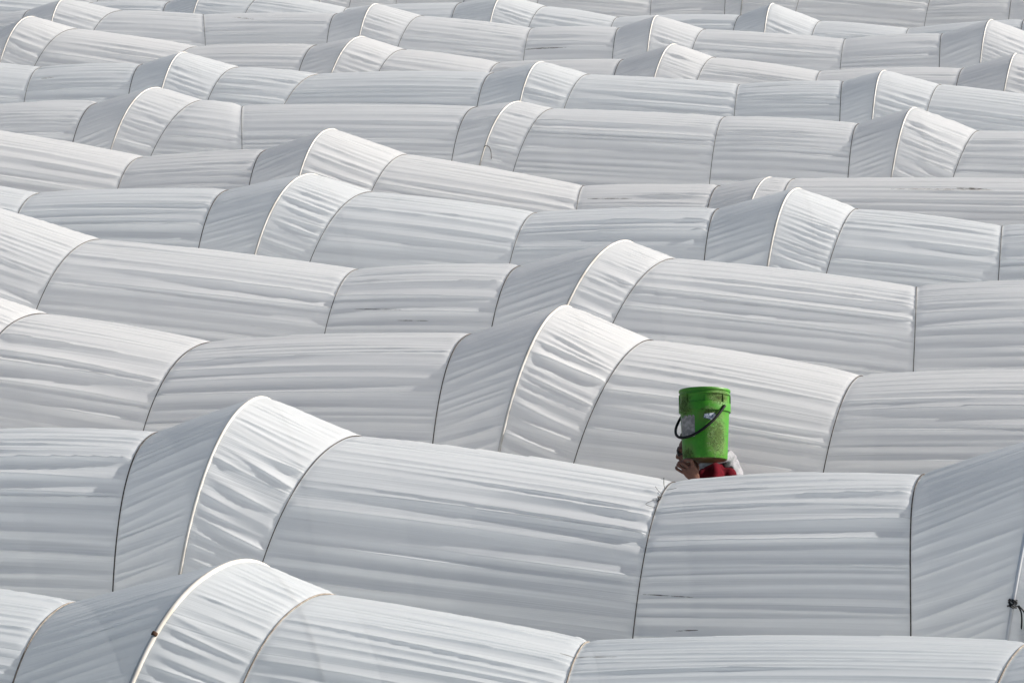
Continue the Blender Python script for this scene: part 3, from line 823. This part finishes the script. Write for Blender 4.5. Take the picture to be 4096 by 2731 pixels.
KNOT_Z, RUST_Z, HOOK_Z = 1.415, 1.773, 1.514
PRINT = (1.932, .889)
# ------------------------------------------------------------------ small things on the tunnels
def film_point(k, s, v, out=.003):
    """point on the film of row k at station x = s, signed arc v from the ridge"""
    r = rows[k]
    i = np.clip(np.interp(s, r['S'], np.arange(len(r['S']))), 0, len(r['S']) - 1.001)
    j = np.clip(np.interp(-v, -r['v'], np.arange(len(r['v']))), 0, len(r['v']) - 1.001)
    i0, j0 = int(i), int(j); fi, fj = i - i0, j - j0
    def bl(A):
        return ((A[i0, j0] * (1 - fj) + A[i0, j0 + 1] * fj) * (1 - fi) + (A[i0 + 1, j0] * (1 - fj) + A[i0 + 1, j0 + 1] * fj) * fi)
    return bl(r['P']) + out * bl(r['Nn'])

# faint print low on the film behind the worker
tm = letters('absco  FI', .018)
M_PRINT = simple('faded_print', (.33, .35, .38), .7, .2)
b3 = np.array([0, rows[3]['d'], 0])
PR_S, PR_V = PRINT
wmax = max(v.co.x for v in tm.vertices)
for v in tm.vertices:
    p = film_point(3, PR_S + v.co.x / wmax * .084, PR_V - v.co.y, .0025)
    v.co = Vector(p - b3)
tm.materials.clear()
new_obj('printed_lettering', tm, M_PRINT, tunnel[3])
fp = np.array([film_point(3, PR_S + x, PR_V - y, .003) for x, y in [(.093, 0), (.093, .013), (.123, .013), (.123, 0), (.093, 0)]]) - b3
tube('printed_frame', fp, .0012, M_PRINT, tunnel[3], 4)

# wire tied into the rope at the dip before the worker
def wire(k, pts, rad, m, name='tie_wire'):
    b = np.array([0, rows[k]['d'], 0])
    tube(name, smooth_path(np.array([film_point(k, *p) for p in pts]) - b, 8), rad, m, tunnel[k], 5)
xT = [s for s in rows[2]['secs'] if s[0] == 'T' and .5 < s[1] < 1.1][0][1]
M_WIRE = simple('tie_wire', (.09, .085, .08), .6, .4)
wire(2, [(xT + .0, .02, .004), (xT - .012, .005, .022), (xT - .022, -.01, .055)], .0020, M_WIRE)
wire(2, [(xT + .0, .085, .004), (xT - .028, .065, .012), (xT - .048, .045, .02)], .0013, M_WIRE)
wire(2, [(xT + .01, .03, .004), (xT + .035, .05, .012), (xT + .07, .055, .02)], .0013, M_WIRE)
wire(2, [(xT, .13, .004), (xT - .03, .165, .01), (xT - .055, .20, .018), (xT - .03, .205, .01), (xT, .20, .004)], .0013, M_WIRE)
wire(2, [(xT, .11, .006), (xT - .01, .13, .016), (xT + .006, .15, .016), (xT + .008, .12, .014), (xT - .006, .16, .008)], .0034, M_WIRE)

# black cord wound round the right-hand hoop of the second row, its tails hanging
hs = [s for s in rows[2]['secs'] if s[0] == 'H' and s[1] > 2][0]
hp = sect_path(hs, rows[2]['d'], n=400)
def hoop_at(path, z):
    f = path[:len(path) // 2]
    return np.array([np.interp(z, f[:, 2], f[:, c]) for c in range(3)])
b2 = np.array([0, rows[2]['d'], 0])
kz = KNOT_Z
c0 = hoop_at(hp, kz); c1_ = hoop_at(hp, kz + .05)
ax_ = (c1_ - c0) / np.linalg.norm(c1_ - c0)
e1 = np.cross(ax_, (0, 0, 1.0)); e1 /= np.linalg.norm(e1); e2 = np.cross(ax_, e1)
turns = []
for i in range(60):
    a = i * .52; w_ = .0175 + .004 * math.sin(i * 1.7)
    turns.append(c0 + ax_ * (.018 * math.sin(i * .37)) + (e1 * math.cos(a) + e2 * math.sin(a)) * w_)
tube('cord_knot', smooth_path(np.array(turns) - b2, 3), .0040, M_ROPE_BLACK, tunnel[2], 6)
fr = c0 + AXV * .02 - NPV * .022
for dx, ln in ((.012, .24), (.028, .22)):
    tail = [fr + AXV * dx * .3, fr + AXV * (dx + .012) + np.array([0, 0, -.04]), fr + AXV * (dx + .018) + np.array([0, 0, -.12]), fr + AXV * (dx + .014) + np.array([0, 0, -ln])]
    tube('cord_tail', smooth_path(np.array(tail) - b2, 8), .0042, M_ROPE_BLACK, tunnel[2], 6)

# rust scab on the nearest hoop, cord hook on the middle hoop of the seventh row
h1 = [s for s in rows[1]['secs'] if s[0] == 'H' and -2 < s[1] < -1][0]
hp1 = sect_path(h1, rows[1]['d'], n=400); b1 = np.array([0, rows[1]['d'], 0])
pr_ = [hoop_at(hp1, RUST_Z + dz) - b1 for dz in (-.006, -.002, .002, .006)]
tube('rust_patch', np.array(pr_), [.0136, .0146, .0145, .0137], M_RUST, tunnel[1], 10)
h7 = [s for s in rows[7]['secs'] if s[0] == 'H' and -.5 < s[1] < .5][0]
hp7 = sect_path(h7, rows[7]['d'], n=400); b7 = np.array([0, rows[7]['d'], 0])
q7 = hoop_at(hp7, HOOK_Z)
n7 = -NPV
hk = [q7 + n7 * .012, q7 + n7 * .03 + AXV * .02 + np.array([0, 0, .02]), q7 + n7 * .03 + AXV * .055 + np.array([0, 0, .005]), q7 + n7 * .035 + AXV * .075 + np.array([0, 0, -.05]), q7 + n7 * .04 + AXV * .078 + np.array([0, 0, -.12])]
tube('cord_hook', smooth_path(np.array(hk) - b7, 8), .0042, M_ROPE_GREY, tunnel[7], 6)

# grime streaks, and crease shadows painted as thin dark strips on the film
def shade_grime_material(name, col, lo, hi):
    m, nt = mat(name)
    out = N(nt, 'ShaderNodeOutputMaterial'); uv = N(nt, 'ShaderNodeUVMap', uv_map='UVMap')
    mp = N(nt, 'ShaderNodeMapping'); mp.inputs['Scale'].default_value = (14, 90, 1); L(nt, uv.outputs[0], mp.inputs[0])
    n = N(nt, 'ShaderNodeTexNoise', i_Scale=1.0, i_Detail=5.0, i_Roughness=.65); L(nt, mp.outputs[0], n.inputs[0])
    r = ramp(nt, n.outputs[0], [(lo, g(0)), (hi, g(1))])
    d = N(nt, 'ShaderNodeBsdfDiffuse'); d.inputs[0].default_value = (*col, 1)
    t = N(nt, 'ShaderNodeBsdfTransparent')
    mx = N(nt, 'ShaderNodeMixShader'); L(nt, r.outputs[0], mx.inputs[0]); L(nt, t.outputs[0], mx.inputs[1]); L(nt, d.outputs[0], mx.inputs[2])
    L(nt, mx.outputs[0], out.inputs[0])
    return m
M_SHADE_GRIME = shade_grime_material('crease_shade_grime', (.16, .145, .13), .36, .56)
M_STAIN = shade_grime_material('pale_grime', (.36, .34, .31), .38, .72)
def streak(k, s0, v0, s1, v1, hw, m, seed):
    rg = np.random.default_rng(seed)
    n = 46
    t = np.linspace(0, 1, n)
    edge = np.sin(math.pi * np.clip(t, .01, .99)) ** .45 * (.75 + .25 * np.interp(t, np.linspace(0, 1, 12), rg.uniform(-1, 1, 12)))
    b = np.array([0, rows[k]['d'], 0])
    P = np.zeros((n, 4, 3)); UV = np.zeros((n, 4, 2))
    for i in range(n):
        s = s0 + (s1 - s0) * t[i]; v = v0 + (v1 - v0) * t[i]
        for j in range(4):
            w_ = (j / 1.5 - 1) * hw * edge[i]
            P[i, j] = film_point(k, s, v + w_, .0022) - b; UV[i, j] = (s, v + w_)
    new_obj('shade_grime_streak', grid_mesh('shade_grime_streak', P, UV), m, tunnel[k])
for i, a in enumerate([(6, .74, .262, 1.16, .270, .007, M_SHADE_GRIME), (6, 3.47, .214, 4.36, .226, .018, M_STAIN), (6, 4.03, .200, 4.29, .210, .011, M_SHADE_GRIME),
                       (4, -1.06, .462, -.66, .486, .0045, M_SHADE_GRIME), (4, -.68, .566, -.44, .571, .004, M_SHADE_GRIME), (2, 1.02, .918, 1.125, .913, .004, M_SHADE_GRIME),
                       (2, .84, .715, 1.09, .738, .0035, M_SHADE_GRIME), (1, .22, .045, .47, .055, .0035, M_SHADE_GRIME), (10, .22, .476, .80, .466, .010, M_SHADE_GRIME),
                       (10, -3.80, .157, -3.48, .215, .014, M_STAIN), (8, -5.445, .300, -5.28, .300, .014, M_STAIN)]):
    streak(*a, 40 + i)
